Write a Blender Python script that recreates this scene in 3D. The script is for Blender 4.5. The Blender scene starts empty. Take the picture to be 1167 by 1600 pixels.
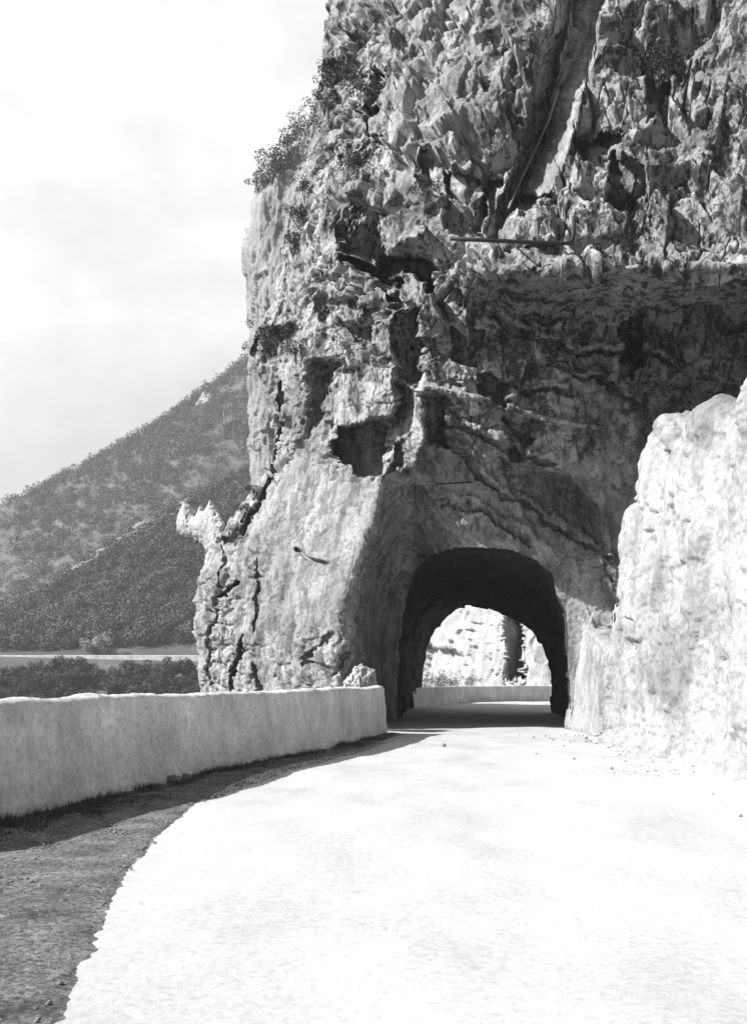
import bpy, math, random
import numpy as np
from mathutils import Vector

random.seed(7)
RNG = np.random.default_rng(7)
scene = bpy.context.scene
COL = scene.collection

# ------------------------------------------------------------------ camera, sky, sun, exposure
F_PX, CX, HZ, EYE = 1500.0, 583.5, 1060.0, 1.5      # focal length and horizon measured in photograph pixels
cam_d = bpy.data.cameras.new('camera')
cam = bpy.data.objects.new('camera', cam_d)
COL.objects.link(cam)
cam.location = (0, 0, EYE)
cam.rotation_euler = (math.radians(90), 0, 0)
cam_d.sensor_fit = 'HORIZONTAL'
cam_d.sensor_width = 36.0
cam_d.lens = 36.0 * F_PX / 1167.0
cam_d.shift_y = (HZ - 800.0) / 1167.0
cam_d.clip_start = 0.1
cam_d.clip_end = 3000
scene.camera = cam

SUN_VEC = Vector((-0.85, -0.22, 0.68)).normalized()   # towards the sun
SUN_STRENGTH, SKY_STRENGTH, EXPOSURE = 5.0, 0.05, 0.93

world = bpy.data.worlds.new('World')
scene.world = world
world.use_nodes = True
wn = world.node_tree
wn.nodes.clear()
w_out = wn.nodes.new('ShaderNodeOutputWorld')
w_bg = wn.nodes.new('ShaderNodeBackground')
w_sky = wn.nodes.new('ShaderNodeTexSky')
w_sky.sky_type = 'NISHITA'
w_sky.sun_disc = False
w_sky.sun_elevation = math.asin(SUN_VEC.z)
w_sky.sun_rotation = math.atan2(SUN_VEC.x, SUN_VEC.y)
w_sky.air_density = 1.0
w_sky.dust_density = 2.0
w_bw = wn.nodes.new('ShaderNodeRGBToBW')
w_geo = wn.nodes.new('ShaderNodeTexCoord')
w_map = wn.nodes.new('ShaderNodeMapping')
w_map.inputs['Scale'].default_value = (4.5, 4.5, 8.0)
w_noise = wn.nodes.new('ShaderNodeTexNoise')
w_noise.inputs['Scale'].default_value = 1.6
w_noise.inputs['Detail'].default_value = 6
w_noise.inputs['Roughness'].default_value = 0.6
w_ramp = wn.nodes.new('ShaderNodeMapRange')
w_ramp.inputs['From Min'].default_value = 0.3
w_ramp.inputs['From Max'].default_value = 0.7
w_ramp.inputs['To Min'].default_value = 0.85
w_ramp.inputs['To Max'].default_value = 1.15
w_mul = wn.nodes.new('ShaderNodeMath')
w_mul.operation = 'MULTIPLY'
wn.links.new(w_sky.outputs['Color'], w_bw.inputs[0])
wn.links.new(w_geo.outputs['Generated'], w_map.inputs['Vector'])
wn.links.new(w_map.outputs[0], w_noise.inputs['Vector'])
wn.links.new(w_noise.outputs[0], w_ramp.inputs['Value'])
wn.links.new(w_bw.outputs[0], w_mul.inputs[0])
wn.links.new(w_ramp.outputs[0], w_mul.inputs[1])
w_dot = wn.nodes.new('ShaderNodeVectorMath')
w_dot.operation = 'DOT_PRODUCT'
w_dot.inputs[1].default_value = Vector((-0.30, 0.66, 0.70)).normalized()
w_nrm = wn.nodes.new('ShaderNodeVectorMath')
w_nrm.operation = 'NORMALIZE'
w_veil = wn.nodes.new('ShaderNodeMapRange')
w_veil.interpolation_type = 'SMOOTHSTEP'
w_veil.inputs['From Min'].default_value = 0.66
w_veil.inputs['From Max'].default_value = 0.99
w_veil.inputs['To Min'].default_value = 0.0
w_veil.inputs['To Max'].default_value = 9.6
w_vm = wn.nodes.new('ShaderNodeMath')
w_vm.operation = 'MULTIPLY'
w_add = wn.nodes.new('ShaderNodeMath')
w_add.operation = 'ADD'
wn.links.new(w_geo.outputs['Generated'], w_nrm.inputs[0])
wn.links.new(w_nrm.outputs[0], w_dot.inputs[0])
wn.links.new(w_dot.outputs['Value'], w_veil.inputs['Value'])
wn.links.new(w_veil.outputs[0], w_vm.inputs[0])
wn.links.new(w_ramp.outputs[0], w_vm.inputs[1])
wn.links.new(w_vm.outputs[0], w_add.inputs[0])
wn.links.new(w_mul.outputs[0], w_add.inputs[1])
wn.links.new(w_add.outputs[0], w_bg.inputs['Color'])
w_bg.inputs['Strength'].default_value = SKY_STRENGTH
wn.links.new(w_bg.outputs[0], w_out.inputs['Surface'])

sun_d = bpy.data.lights.new('sun', 'SUN')
sun_d.energy = SUN_STRENGTH
sun_d.angle = math.radians(0.5)
sun_d.color = (1.0, 1.0, 1.0)
sun = bpy.data.objects.new('sun', sun_d)
sun.rotation_euler = SUN_VEC.to_track_quat('Z', 'Y').to_euler()
sun.location = (-30, 10, 40)
COL.objects.link(sun)

scene.cycles.diffuse_bounces = 1
scene.cycles.volume_bounces = 0
vs = scene.view_settings
vs.view_transform = 'Standard'
vs.look = 'None'
vs.gamma = 1.0
vs.use_curve_mapping = False
vs.exposure = EXPOSURE

# ------------------------------------------------------------------ helpers: points, noise, nets
def P(px, py, d):
    return np.array([(px - CX) / F_PX * d, d, EYE - (py - HZ) / F_PX * d])

def to_px(p):
    d = np.maximum(p[..., 1], 0.05)
    return CX + p[..., 0] / d * F_PX, HZ - (p[..., 2] - EYE) / d * F_PX

def hash3(ix, iy, iz, seed):
    h = (ix * 374761393 + iy * 668265263 + iz * 2147483647 + seed * 974711) & 0xFFFFFFFF
    h = ((h ^ (h >> 13)) * 1274126177) & 0xFFFFFFFF
    h = ((h ^ (h >> 16)) * 2246822519) & 0xFFFFFFFF
    return ((h ^ (h >> 15)) & 0xFFFFFF) / float(0xFFFFFF)

def vnoise(p, scale, seed=0, sv=(1, 1, 1)):
    """smooth value noise, -1..1; scale = feature size in metres"""
    q = p / (np.array(sv) * scale)
    i = np.floor(q).astype(np.int64)
    f = q - i
    f = f * f * f * (f * (f * 6 - 15) + 10)
    out = 0
    for dx in (0, 1):
        wx = f[..., 0] if dx else 1 - f[..., 0]
        for dy in (0, 1):
            wy = f[..., 1] if dy else 1 - f[..., 1]
            for dz in (0, 1):
                wz = f[..., 2] if dz else 1 - f[..., 2]
                out = out + wx * wy * wz * hash3(i[..., 0] + dx, i[..., 1] + dy, i[..., 2] + dz, seed)
    return out * 2 - 1

def fbm(p, scale, octaves=4, seed=0, sv=(1, 1, 1), gain=0.5):
    a, out, tot = 1.0, 0, 0
    for k in range(octaves):
        out = out + a * vnoise(p, scale / 2 ** k, seed + 31 * k, sv)
        tot += a
        a *= gain
    return out / tot

def blocks(p, scale, seed=0, sv=(1, 1, 1), tilt=0.9, power=1.0):
    """fractured rock: every cell is a tilted facet with its own offset; returns displacement (about -1..1) and edge closeness"""
    q = p / (np.array(sv) * scale)
    i = np.floor(q).astype(np.int64)
    best = np.full(q.shape[:-1], 1e9)
    second = np.full(q.shape[:-1], 1e9)
    disp = np.zeros(q.shape[:-1])
    for dx in (-1, 0, 1):
        for dy in (-1, 0, 1):
            for dz in (-1, 0, 1):
                cx, cy, cz = i[..., 0] + dx, i[..., 1] + dy, i[..., 2] + dz
                r = [hash3(cx, cy, cz, seed + s) for s in (1, 2, 3, 4, 5, 6, 7)]
                ox = cx + 0.1 + 0.8 * r[0] - q[..., 0]
                oy = cy + 0.1 + 0.8 * r[1] - q[..., 1]
                oz = cz + 0.1 + 0.8 * r[2] - q[..., 2]
                dist = ox * ox + oy * oy + oz * oz if power == 1.0 else np.maximum(np.maximum(np.abs(ox), np.abs(oy)), np.abs(oz)) ** 2 + 0.08 * (np.abs(ox) + np.abs(oz))
                val = (r[3] * 2 - 1) * 0.55 - tilt * ((r[4] * 2 - 1) * ox + (r[5] * 2 - 1) * oy + (r[6] * 2 - 1) * oz)
                closer = dist < best
                second = np.where(closer, best, np.minimum(second, dist))
                disp = np.where(closer, val, disp)
                best = np.where(closer, dist, best)
    return disp, np.sqrt(second) - np.sqrt(best)

def chips(p, scale, seed=0, sv=(1, 1, 1), slope=0.55, K=0.55, off=0.5, bias=(0, 0, 0)):
    """fractured surface: flat broken faces that meet in sharp arrises (lower envelope of tilted shallow bowls)"""
    q = p / (np.array(sv) * scale)
    i = np.floor(q).astype(np.int64)
    best = np.full(q.shape[:-1], 1e9)
    for dx in (-1, 0, 1):
        for dy in (-1, 0, 1):
            for dz in (-1, 0, 1):
                cx, cy, cz = i[..., 0] + dx, i[..., 1] + dy, i[..., 2] + dz
                ox = q[..., 0] - cx - hash3(cx, cy, cz, seed + 1)
                oy = q[..., 1] - cy - hash3(cx, cy, cz, seed + 2)
                oz = q[..., 2] - cz - hash3(cx, cy, cz, seed + 3)
                h = off * hash3(cx, cy, cz, seed + 4) + K * (ox * ox + oy * oy + oz * oz)
                h += ((hash3(cx, cy, cz, seed + 5) - 0.5) * 2 * slope + bias[0]) * ox + ((hash3(cx, cy, cz, seed + 6) - 0.5) * 2 * slope + bias[2]) * oz
                best = np.minimum(best, h)
    return best

def sstep(a, b, x):
    t = np.clip((x - a) / (b - a), 0, 1)
    return t * t * (3 - 2 * t)

def poly_sd(px, py, poly):
    """signed distance, positive inside"""
    poly = np.array(poly, float)
    d = np.full(px.shape, 1e18)
    inside = np.zeros(px.shape, bool)
    n = len(poly)
    for k in range(n):
        x0, y0 = poly[k]
        x1, y1 = poly[(k + 1) % n]
        ex, ey = x1 - x0, y1 - y0
        t = np.clip(((px - x0) * ex + (py - y0) * ey) / (ex * ex + ey * ey + 1e-12), 0, 1)
        d = np.minimum(d, (px - x0 - ex * t) ** 2 + (py - y0 - ey * t) ** 2)
        cond = ((y0 <= py) != (y1 <= py))
        xi = x0 + (py - y0) * ex / (ey if abs(ey) > 1e-12 else 1e-12)
        inside ^= cond & (px < xi)
    d = np.sqrt(d)
    return np.where(inside, d, -d)

def line_dist(px, py, pts):
    d = np.full(px.shape, 1e18)
    for (x0, y0), (x1, y1) in zip(pts[:-1], pts[1:]):
        ex, ey = x1 - x0, y1 - y0
        t = np.clip(((px - x0) * ex + (py - y0) * ey) / (ex * ex + ey * ey + 1e-12), 0, 1)
        d = np.minimum(d, (px - x0 - ex * t) ** 2 + (py - y0 - ey * t) ** 2)
    return np.sqrt(d)

def cr_weights(n_ctrl, t):
    """Catmull-Rom weights matrix for parameters t in 0..n_ctrl-1"""
    W = np.zeros((len(t), n_ctrl))
    i = np.minimum(np.floor(t).astype(int), n_ctrl - 2)
    f = t - i
    w = [-0.5 * f + f ** 2 - 0.5 * f ** 3, 1 - 2.5 * f ** 2 + 1.5 * f ** 3,
         0.5 * f + 2 * f ** 2 - 1.5 * f ** 3, -0.5 * f ** 2 + 0.5 * f ** 3]
    for k in range(4):
        j = np.clip(i - 1 + k, 0, n_ctrl - 1)
        np.add.at(W, (np.arange(len(t)), j), w[k])
    return W

def resample(net, counts_r, counts_c):
    """net (R,C,3) -> dense grid; counts = samples per control segment"""
    def params(counts):
        t = []
        for k, n in enumerate(counts):
            t += list(k + np.arange(n) / n)
        t.append(len(counts))
        return np.array(t)
    Wr = cr_weights(net.shape[0], params(counts_r))
    Wc = cr_weights(net.shape[1], params(counts_c))
    return np.einsum('ri,cj,ijk->rck', Wr, Wc, net)

def grid_normals(p):
    n = np.cross(np.gradient(p, axis=1), np.gradient(p, axis=0))
    n /= np.linalg.norm(n, axis=-1, keepdims=True) + 1e-12
    return n

def face_camera(p, n):
    s = np.sign(np.sum(n * (np.array([0, 0, EYE]) - p), axis=-1, keepdims=True))
    return n * np.where(np.mean(s) < 0, -1, 1)

def push_ray(p, amount):
    """move points away from the viewpoint's station by amount (metres of depth)"""
    o = np.array([0, 0, EYE])
    return o + (p - o) * (1 + amount / np.maximum(p[..., 1], 1))[..., None]

def mesh_from(name, verts, faces, mat, parent=None, smooth=False):
    """faces: (n,4) or (n,3) int array, or a list of lists"""
    me = bpy.data.meshes.new(name)
    if isinstance(faces, np.ndarray):
        n, k = faces.shape
        me.vertices.add(len(verts))
        me.vertices.foreach_set('co', np.asarray(verts, np.float32).ravel())
        me.loops.add(n * k)
        me.loops.foreach_set('vertex_index', faces.astype(np.int32).ravel())
        me.polygons.add(n)
        me.polygons.foreach_set('loop_start', np.arange(0, n * k, k, dtype=np.int32))
        me.update(calc_edges=True)
        me.validate()
    else:
        me.from_pydata([tuple(v) for v in verts], [], faces)
        me.update()
    if smooth:
        me.polygons.foreach_set('use_smooth', np.ones(len(me.polygons), bool))
    me.materials.append(mat)
    o = bpy.data.objects.new(name, me)
    COL.objects.link(o)
    if parent is not None:
        o.parent = parent
    return o

def grid_faces(R, C, keep=None, flip=False):
    idx = np.arange(R * C).reshape(R, C)
    q = np.stack([idx[:-1, :-1], idx[:-1, 1:], idx[1:, 1:], idx[1:, :-1]], -1)
    if flip:
        q = q[..., ::-1]
    if keep is not None:
        k = keep[:-1, :-1] & keep[:-1, 1:] & keep[1:, 1:] & keep[1:, :-1]
        q = q[k]
    return q.reshape(-1, 4)

def grid_mesh(name, p, mat, keep=None, parent=None, smooth=False, flip=False):
    R, C = p.shape[:2]
    return mesh_from(name, p.reshape(-1, 3), grid_faces(R, C, keep, flip), mat, parent, smooth)

def tag(o, label=None, cat=None, group=None, kind=None):
    if label: o['label'] = label
    if cat: o['category'] = cat
    if group: o['group'] = group
    if kind: o['kind'] = kind
    return o

def empty(name, loc, label, cat, group=None):
    o = bpy.data.objects.new(name, None)
    o.empty_display_size = 0.2
    COL.objects.link(o)
    o.location = loc
    return tag(o, label, cat, group)

# ------------------------------------------------------------------ materials (neutral greys)
def mat_new(name, rough=0.9, spec=0.2):
    m = bpy.data.materials.new(name)
    m.use_nodes = True
    nt = m.node_tree
    b = nt.nodes['Principled BSDF']
    b.inputs['Roughness'].default_value = rough
    b.inputs['Specular IOR Level'].default_value = spec
    return m, nt, b

def n_noise(nt, scale, detail=6, rough=0.6, vec_scale=(1, 1, 1)):
    tc = nt.nodes.new('ShaderNodeTexCoord')
    mp = nt.nodes.new('ShaderNodeMapping')
    mp.inputs['Scale'].default_value = vec_scale
    nz = nt.nodes.new('ShaderNodeTexNoise')
    nz.inputs['Scale'].default_value = scale
    nz.inputs['Detail'].default_value = detail
    nz.inputs['Roughness'].default_value = rough
    nt.links.new(tc.outputs['Object'], mp.inputs['Vector'])
    nt.links.new(mp.outputs[0], nz.inputs['Vector'])
    return nz.outputs[0]

def n_ramp(nt, src, stops):
    r = nt.nodes.new('ShaderNodeValToRGB')
    e = r.color_ramp.elements
    while len(e) > 1:
        e.remove(e[-1])
    e[0].position = stops[0][0]
    e[0].color = (stops[0][1],) * 3 + (1,)
    for pos, v in stops[1:]:
        x = e.new(pos)
        x.color = (v, v, v, 1)
    nt.links.new(src, r.inputs[0])
    return r.outputs[0]

def n_mix(nt, a, b, mode='MULTIPLY', fac=1.0):
    m = nt.nodes.new('ShaderNodeMix')
    m.data_type = 'RGBA'
    m.blend_type = mode
    m.inputs[0].default_value = fac
    nt.links.new(a, m.inputs[6])
    nt.links.new(b, m.inputs[7])
    return m.outputs[2]

def n_bump(nt, b, src, strength, dist):
    bp = nt.nodes.new('ShaderNodeBump')
    bp.inputs['Strength'].default_value = strength
    bp.inputs['Distance'].default_value = dist
    nt.links.new(src, bp.inputs['Height'])
    nt.links.new(bp.outputs[0], b.inputs['Normal'])

def rock_material(name, lo, mid, hi, streak=0.55, scale=0.7, bump=0.05, lichen=0.0):
    m, nt, b = mat_new(name)
    base = n_ramp(nt, n_noise(nt, scale, 8, 0.65), [(0.25, lo), (0.5, mid), (0.75, hi)])
    st = n_ramp(nt, n_noise(nt, 1.1, 5, 0.6, (1, 1, 0.16)), [(0.36, streak), (0.55, 1.0)])
    fine = n_ramp(nt, n_noise(nt, 9, 6, 0.7), [(0.3, 0.7), (0.6, 1.0)])
    c = n_mix(nt, n_mix(nt, base, st), fine)
    if lichen:                                   # black lichen and weathering crust in sharp-edged blotches
        l1 = n_ramp(nt, n_noise(nt, 2.6, 8, 0.72, (1, 1, 0.55)), [(0.45, 1 - lichen), (0.51, 1.0)])
        l2 = n_ramp(nt, n_noise(nt, 0.45, 5, 0.6), [(0.38, 0.6), (0.54, 1.0)])
        l3 = n_ramp(nt, n_noise(nt, 8.5, 5, 0.65), [(0.38, 1 - 0.8 * lichen), (0.45, 1.0)])
        crust = n_mix(nt, n_mix(nt, l1, l3), l2)
        at = nt.nodes.new('ShaderNodeAttribute')       # rock's weathering, less on quarried faces; also lowered to paint a sunlit slab
        at.attribute_name = 'weathered'
        mw = nt.nodes.new('ShaderNodeMix')
        mw.data_type = 'RGBA'
        mw.inputs[6].default_value = (1, 1, 1, 1)
        nt.links.new(at.outputs['Fac'], mw.inputs[0])
        nt.links.new(crust, mw.inputs[7])
        c = n_mix(nt, c, mw.outputs[2])
    nt.links.new(c, b.inputs['Base Color'])
    n_bump(nt, b, n_noise(nt, 7, 8, 0.7), 0.8, bump)
    return m

M_ROCK = rock_material('cliff_rock', 0.30, 0.44, 0.58, 0.66, 0.7, 0.07, 0.82)
M_PALE = rock_material('pale_rock', 0.40, 0.49, 0.57, 0.8, 0.7, 0.05, 0.18)
M_BORE_SHADE = rock_material('bore_shade_rock', 0.035, 0.05, 0.08)  # near-black base colour paints the bore's deep shade into the rock
M_FAR = rock_material('far_rock', 0.24, 0.32, 0.40, 0.6, 0.15, 0.05, 0.25)

m, nt, b = mat_new('road_dust')
c1 = n_ramp(nt, n_noise(nt, 0.8, 8, 0.65, (1, 0.45, 1)), [(0.32, 0.43), (0.66, 0.60)])
c2 = n_ramp(nt, n_noise(nt, 16, 6, 0.75), [(0.3, 0.74), (0.55, 1.0)])
nt.links.new(n_mix(nt, c1, c2), b.inputs['Base Color'])
n_bump(nt, b, n_noise(nt, 25, 6, 0.7), 0.5, 0.012)
M_ROAD = m

m, nt, b = mat_new('verge_earth_shade')  # earth and gravel, darkened to include the shade lying over them
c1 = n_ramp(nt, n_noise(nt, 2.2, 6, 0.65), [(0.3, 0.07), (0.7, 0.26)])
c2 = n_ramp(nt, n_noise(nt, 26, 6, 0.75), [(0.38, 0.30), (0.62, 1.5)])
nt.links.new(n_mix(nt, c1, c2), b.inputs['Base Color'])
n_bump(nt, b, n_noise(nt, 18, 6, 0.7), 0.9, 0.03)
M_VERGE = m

m, nt, b = mat_new('limewashed_wall')
c1 = n_ramp(nt, n_noise(nt, 1.2, 6, 0.6), [(0.3, 0.56), (0.7, 0.92)])
c2 = n_ramp(nt, n_noise(nt, 4.5, 8, 0.75, (1, 1, 0.3)), [(0.35, 0.78), (0.6, 1.0)])
c3 = n_ramp(nt, n_noise(nt, 13, 7, 0.75), [(0.32, 0.62), (0.55, 1.0)])
nt.links.new(n_mix(nt, n_mix(nt, c1, c2), c3), b.inputs['Base Color'])
n_bump(nt, b, n_noise(nt, 11, 8, 0.7), 0.7, 0.02)
M_WALL = m

def plain(name, v, rough=0.8, spread=0.3, scale=8):
    m, nt, b = mat_new(name, rough)
    nt.links.new(n_ramp(nt, n_noise(nt, scale, 4), [(0.3, v * (1 - spread)), (0.7, v * (1 + spread))]), b.inputs['Base Color'])
    return m

M_SCRUB = plain('hill_earth', 0.10, 0.95, 0.4, 0.1)
M_LEAF = plain('leaf', 0.058, 0.7, 0.55, 0.06)
M_LEAF_SPUR = plain('spur_leaf', 0.075, 0.7, 0.5, 0.06)
M_LEAF_DARK = plain('dark_leaf', 0.055, 0.7, 0.5, 0.8)
M_BARK = plain('bark', 0.10)
M_GRASS = plain('grass', 0.08, 0.8, 0.5, 3)
M_IRON = plain('iron', 0.03, 0.6)
M_CABLE = plain('cable_steel', 0.30, 0.5)
M_STONE = plain('stone', 0.22, 0.9, 0.4, 3)
M_EARTH = plain('valley_earth', 0.12, 0.95, 0.4, 0.05)

# ------------------------------------------------------------------ terrain: road, verge, valley, hills
# plan of the near parapet's road-side foot (x, y)
WALL_PATH = [(-8.4, -9.0), (-6.3, 0.0), (-4.75, 6.5), (-4.12, 9.0), (-3.5, 11.1), (-2.98, 13.2), (-2.42, 15.5), (-1.66, 17.8), (-0.92, 20.2), (-0.25, 22.8), (0.36, 25.4)]
FAR_WALL_PATH = [(2.0, 47.0), (2.6, 50.0), (3.9, 54.0), (5.8, 59.0), (9.3, 62.0), (13.0, 65.0), (22.0, 71.0)]

def poly_at(path, n):
    path = np.array(path, float)
    seg = np.linalg.norm(np.diff(path, axis=0), axis=1)
    s = np.concatenate([[0], np.cumsum(seg)])
    W = np.linspace(0, s[-1], n)
    k = np.interp(W, s, np.arange(len(path)))
    return cr_weights(len(path), k) @ path

def road_height(x, y):
    p = np.stack([x, y, 0 * x], -1)
    return 0.03 * vnoise(p, 2.2, 5) + 0.012 * vnoise(p, 0.7, 6)

left = poly_at([(-8.6, -9.0), (-6.5, 0.0), (-4.95, 6.5), (-3.7, 11.1), (-2.62, 15.5), (-1.12, 20.2), (-0.2, 25), (-0.6, 30), (-0.3, 38), (1.6, 47), (3.6, 54), (5.6, 59.2), (9.2, 62.3), (12.8, 65.4), (22, 71.5)], 500)
right = poly_at([(9, -9), (8.5, 0), (8.2, 6.5), (8, 11), (8, 15), (8, 20), (8, 25), (8.5, 30), (10, 36), (12, 42), (14, 46), (17, 49), (20, 52), (24, 55), (30, 60)], 500)
tt = np.linspace(0, 1, 130)[None, :, None]
xy = left[:, None] * (1 - tt) + right[:, None] * tt
z = road_height(xy[..., 0], xy[..., 1])
road = grid_mesh('road', np.concatenate([xy, z[..., None]], -1), M_ROAD, smooth=True)
tag(road, 'pale dusty road leading into the tunnel', kind='structure')

# earth verge beside the parapet; dark tone and near outline paint shade onto it
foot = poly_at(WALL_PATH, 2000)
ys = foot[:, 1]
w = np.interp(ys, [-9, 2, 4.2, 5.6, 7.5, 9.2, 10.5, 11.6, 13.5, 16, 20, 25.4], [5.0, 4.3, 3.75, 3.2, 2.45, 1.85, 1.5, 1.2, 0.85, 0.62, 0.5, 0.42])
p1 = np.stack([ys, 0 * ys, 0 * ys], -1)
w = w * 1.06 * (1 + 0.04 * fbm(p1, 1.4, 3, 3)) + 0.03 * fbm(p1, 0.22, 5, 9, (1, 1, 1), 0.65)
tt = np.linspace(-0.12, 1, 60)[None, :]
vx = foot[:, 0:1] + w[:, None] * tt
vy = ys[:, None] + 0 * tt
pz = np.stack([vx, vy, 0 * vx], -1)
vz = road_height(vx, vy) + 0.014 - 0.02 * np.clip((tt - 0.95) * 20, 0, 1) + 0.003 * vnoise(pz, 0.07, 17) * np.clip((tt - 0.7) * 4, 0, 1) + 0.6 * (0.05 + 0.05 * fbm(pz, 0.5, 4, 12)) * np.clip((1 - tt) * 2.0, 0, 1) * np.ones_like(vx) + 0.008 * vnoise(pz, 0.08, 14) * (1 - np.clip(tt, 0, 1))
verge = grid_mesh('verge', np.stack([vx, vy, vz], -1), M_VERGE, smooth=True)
tag(verge, 'earth verge along the parapet, its colour darkened to stand in for shade', kind='structure')

# valley floor far below, out to the horizon
n = 60
gx, gy = np.meshgrid(np.linspace(-1500, 1500, n), np.linspace(-600, 2400, n))
valley = grid_mesh('ground', np.stack([gx, gy, -60 + 4 * vnoise(np.stack([gx, gy, 0 * gx], -1), 200, 1)], -1), M_EARTH, smooth=True)
tag(valley, 'valley floor below the road', kind='structure')

# hill net: ridge that climbs behind the cliff
hp = [-700, -300, 0, 112, 200, 270, 330, 400, 470, 560]
ridge = [1040, 930, 800, 737, 690, 645, 603, 557, 490, 420]
rows = []
rows.append([P(a, r + 120, 560) for a, r in zip(hp, ridge)])
rows.append([P(a, r + 4, 430) for a, r in zip(hp, ridge)])
rows.append([P(a, r + 60, 385) for a, r in zip(hp, ridge)])
rows.append([P(a, max(r + 160, 860), 330) for a, r in zip(hp, ridge)])
rows.append([P(a, max(r + 250, 990), 285) for a, r in zip(hp, ridge)])
rows.append([P(a, 1150, 250) for a, r in zip(hp, ridge)])
HILL = resample(np.array(rows), [20] * 5, [16] * 9)
HILL[..., 2] += 3.0 * fbm(HILL, 40, 4, 21)
hill = tag(grid_mesh('hill', HILL, M_SCRUB, smooth=True), 'wooded mountainside across the gorge', kind='structure')

crest = [1045, 1015, 962, 902, 845, 806, 770, 735, 700, 660]
rows = []
rows.append([P(a, c + 70, 290) for a, c in zip(hp, crest)])
rows.append([P(a, c, 240) for a, c in zip(hp, crest)])
rows.append([P(a, c * 0.62 + 1018 * 0.38, 212) for a, c in zip(hp, crest)])
rows.append([P(a, c * 0.2 + 1021 * 0.8, 182) for a, c in zip(hp, crest)])
rows.append([P(a, 1029 + (a - 112) * 0.02, 168) for a, c in zip(hp, crest)])
rows.append([P(a, 1031 + (a - 112) * 0.02, 163) for a, c in zip(hp, crest)])
rows.append([P(a, 1075, 140) for a, c in zip(hp, crest)])
rows.append([P(a, 1250, 105) for a, c in zip(hp, crest)])
SPUR = resample(np.array(rows), [14, 20, 20, 14, 6, 16, 16], [16] * 9)
SPUR[..., 2] += 0.8 * fbm(SPUR, 14, 4, 23) * np.clip(np.abs(SPUR[..., 1] - 166) / 12, 0.05, 1)
spur = tag(grid_mesh('hillside', SPUR, M_SCRUB, smooth=True), 'lower wooded spur of the mountainside', kind='structure')

# ------------------------------------------------------------------ main cliff
ROWS = {
    1320: [316, 375, 442, 518, 548, 625, 700, 800, 893, 960, 1057, 1167, 1400],
    1150: [316, 372, 440, 520, 550, 625, 700, 800, 893, 960, 1057, 1167, 1400],
    1050: [314, 370, 440, 530, 558, 625, 700, 800, 893, 960, 1057, 1167, 1400],
    960:  [313, 370, 442, 536, 562, 630, 700, 800, 890, 960, 1057, 1167, 1400],
    870:  [320, 376, 452, 559, 582, 640, 705, 800, 886, 960, 1057, 1167, 1400],
    800:  [364, 410, 474, 582, 602, 645, 715, 808, 886, 960, 1057, 1167, 1400],
    740:  [410, 440, 496, 588, 612, 645, 715, 810, 885, 960, 1057, 1167, 1400],
    710:  [430, 455, 505, 585, 612, 642, 715, 810, 885, 960, 1057, 1167, 1400],
    640:  [427, 456, 510, 580, 610, 640, 715, 810, 885, 960, 1057, 1167, 1400],
    560:  [403, 446, 506, 576, 608, 640, 715, 810, 885, 960, 1057, 1167, 1400],
    500:  [415, 456, 510, 576, 608, 640, 715, 810, 885, 960, 1057, 1167, 1400],
    468:  [428, 464, 514, 578, 609, 640, 715, 810, 885, 960, 1057, 1167, 1400],
    425:  [442, 474, 520, 580, 610, 640, 715, 810, 885, 960, 1057, 1167, 1400],
    395:  [447, 478, 524, 584, 613, 642, 715, 810, 885, 960, 1057, 1167, 1400],
    300:  [460, 490, 535, 590, 618, 646, 715, 810, 885, 960, 1057, 1167, 1400],
    200:  [491, 512, 552, 600, 628, 655, 720, 812, 885, 960, 1057, 1167, 1400],
    105:  [510, 530, 566, 612, 638, 664, 725, 815, 885, 960, 1057, 1167, 1400],
    -40:  [533, 554, 588, 632, 656, 680, 740, 822, 890, 960, 1057, 1167, 1400],
    -300: [560, 580, 610, 655, 680, 705, 760, 835, 900, 965, 1057, 1167, 1400],
}
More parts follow.
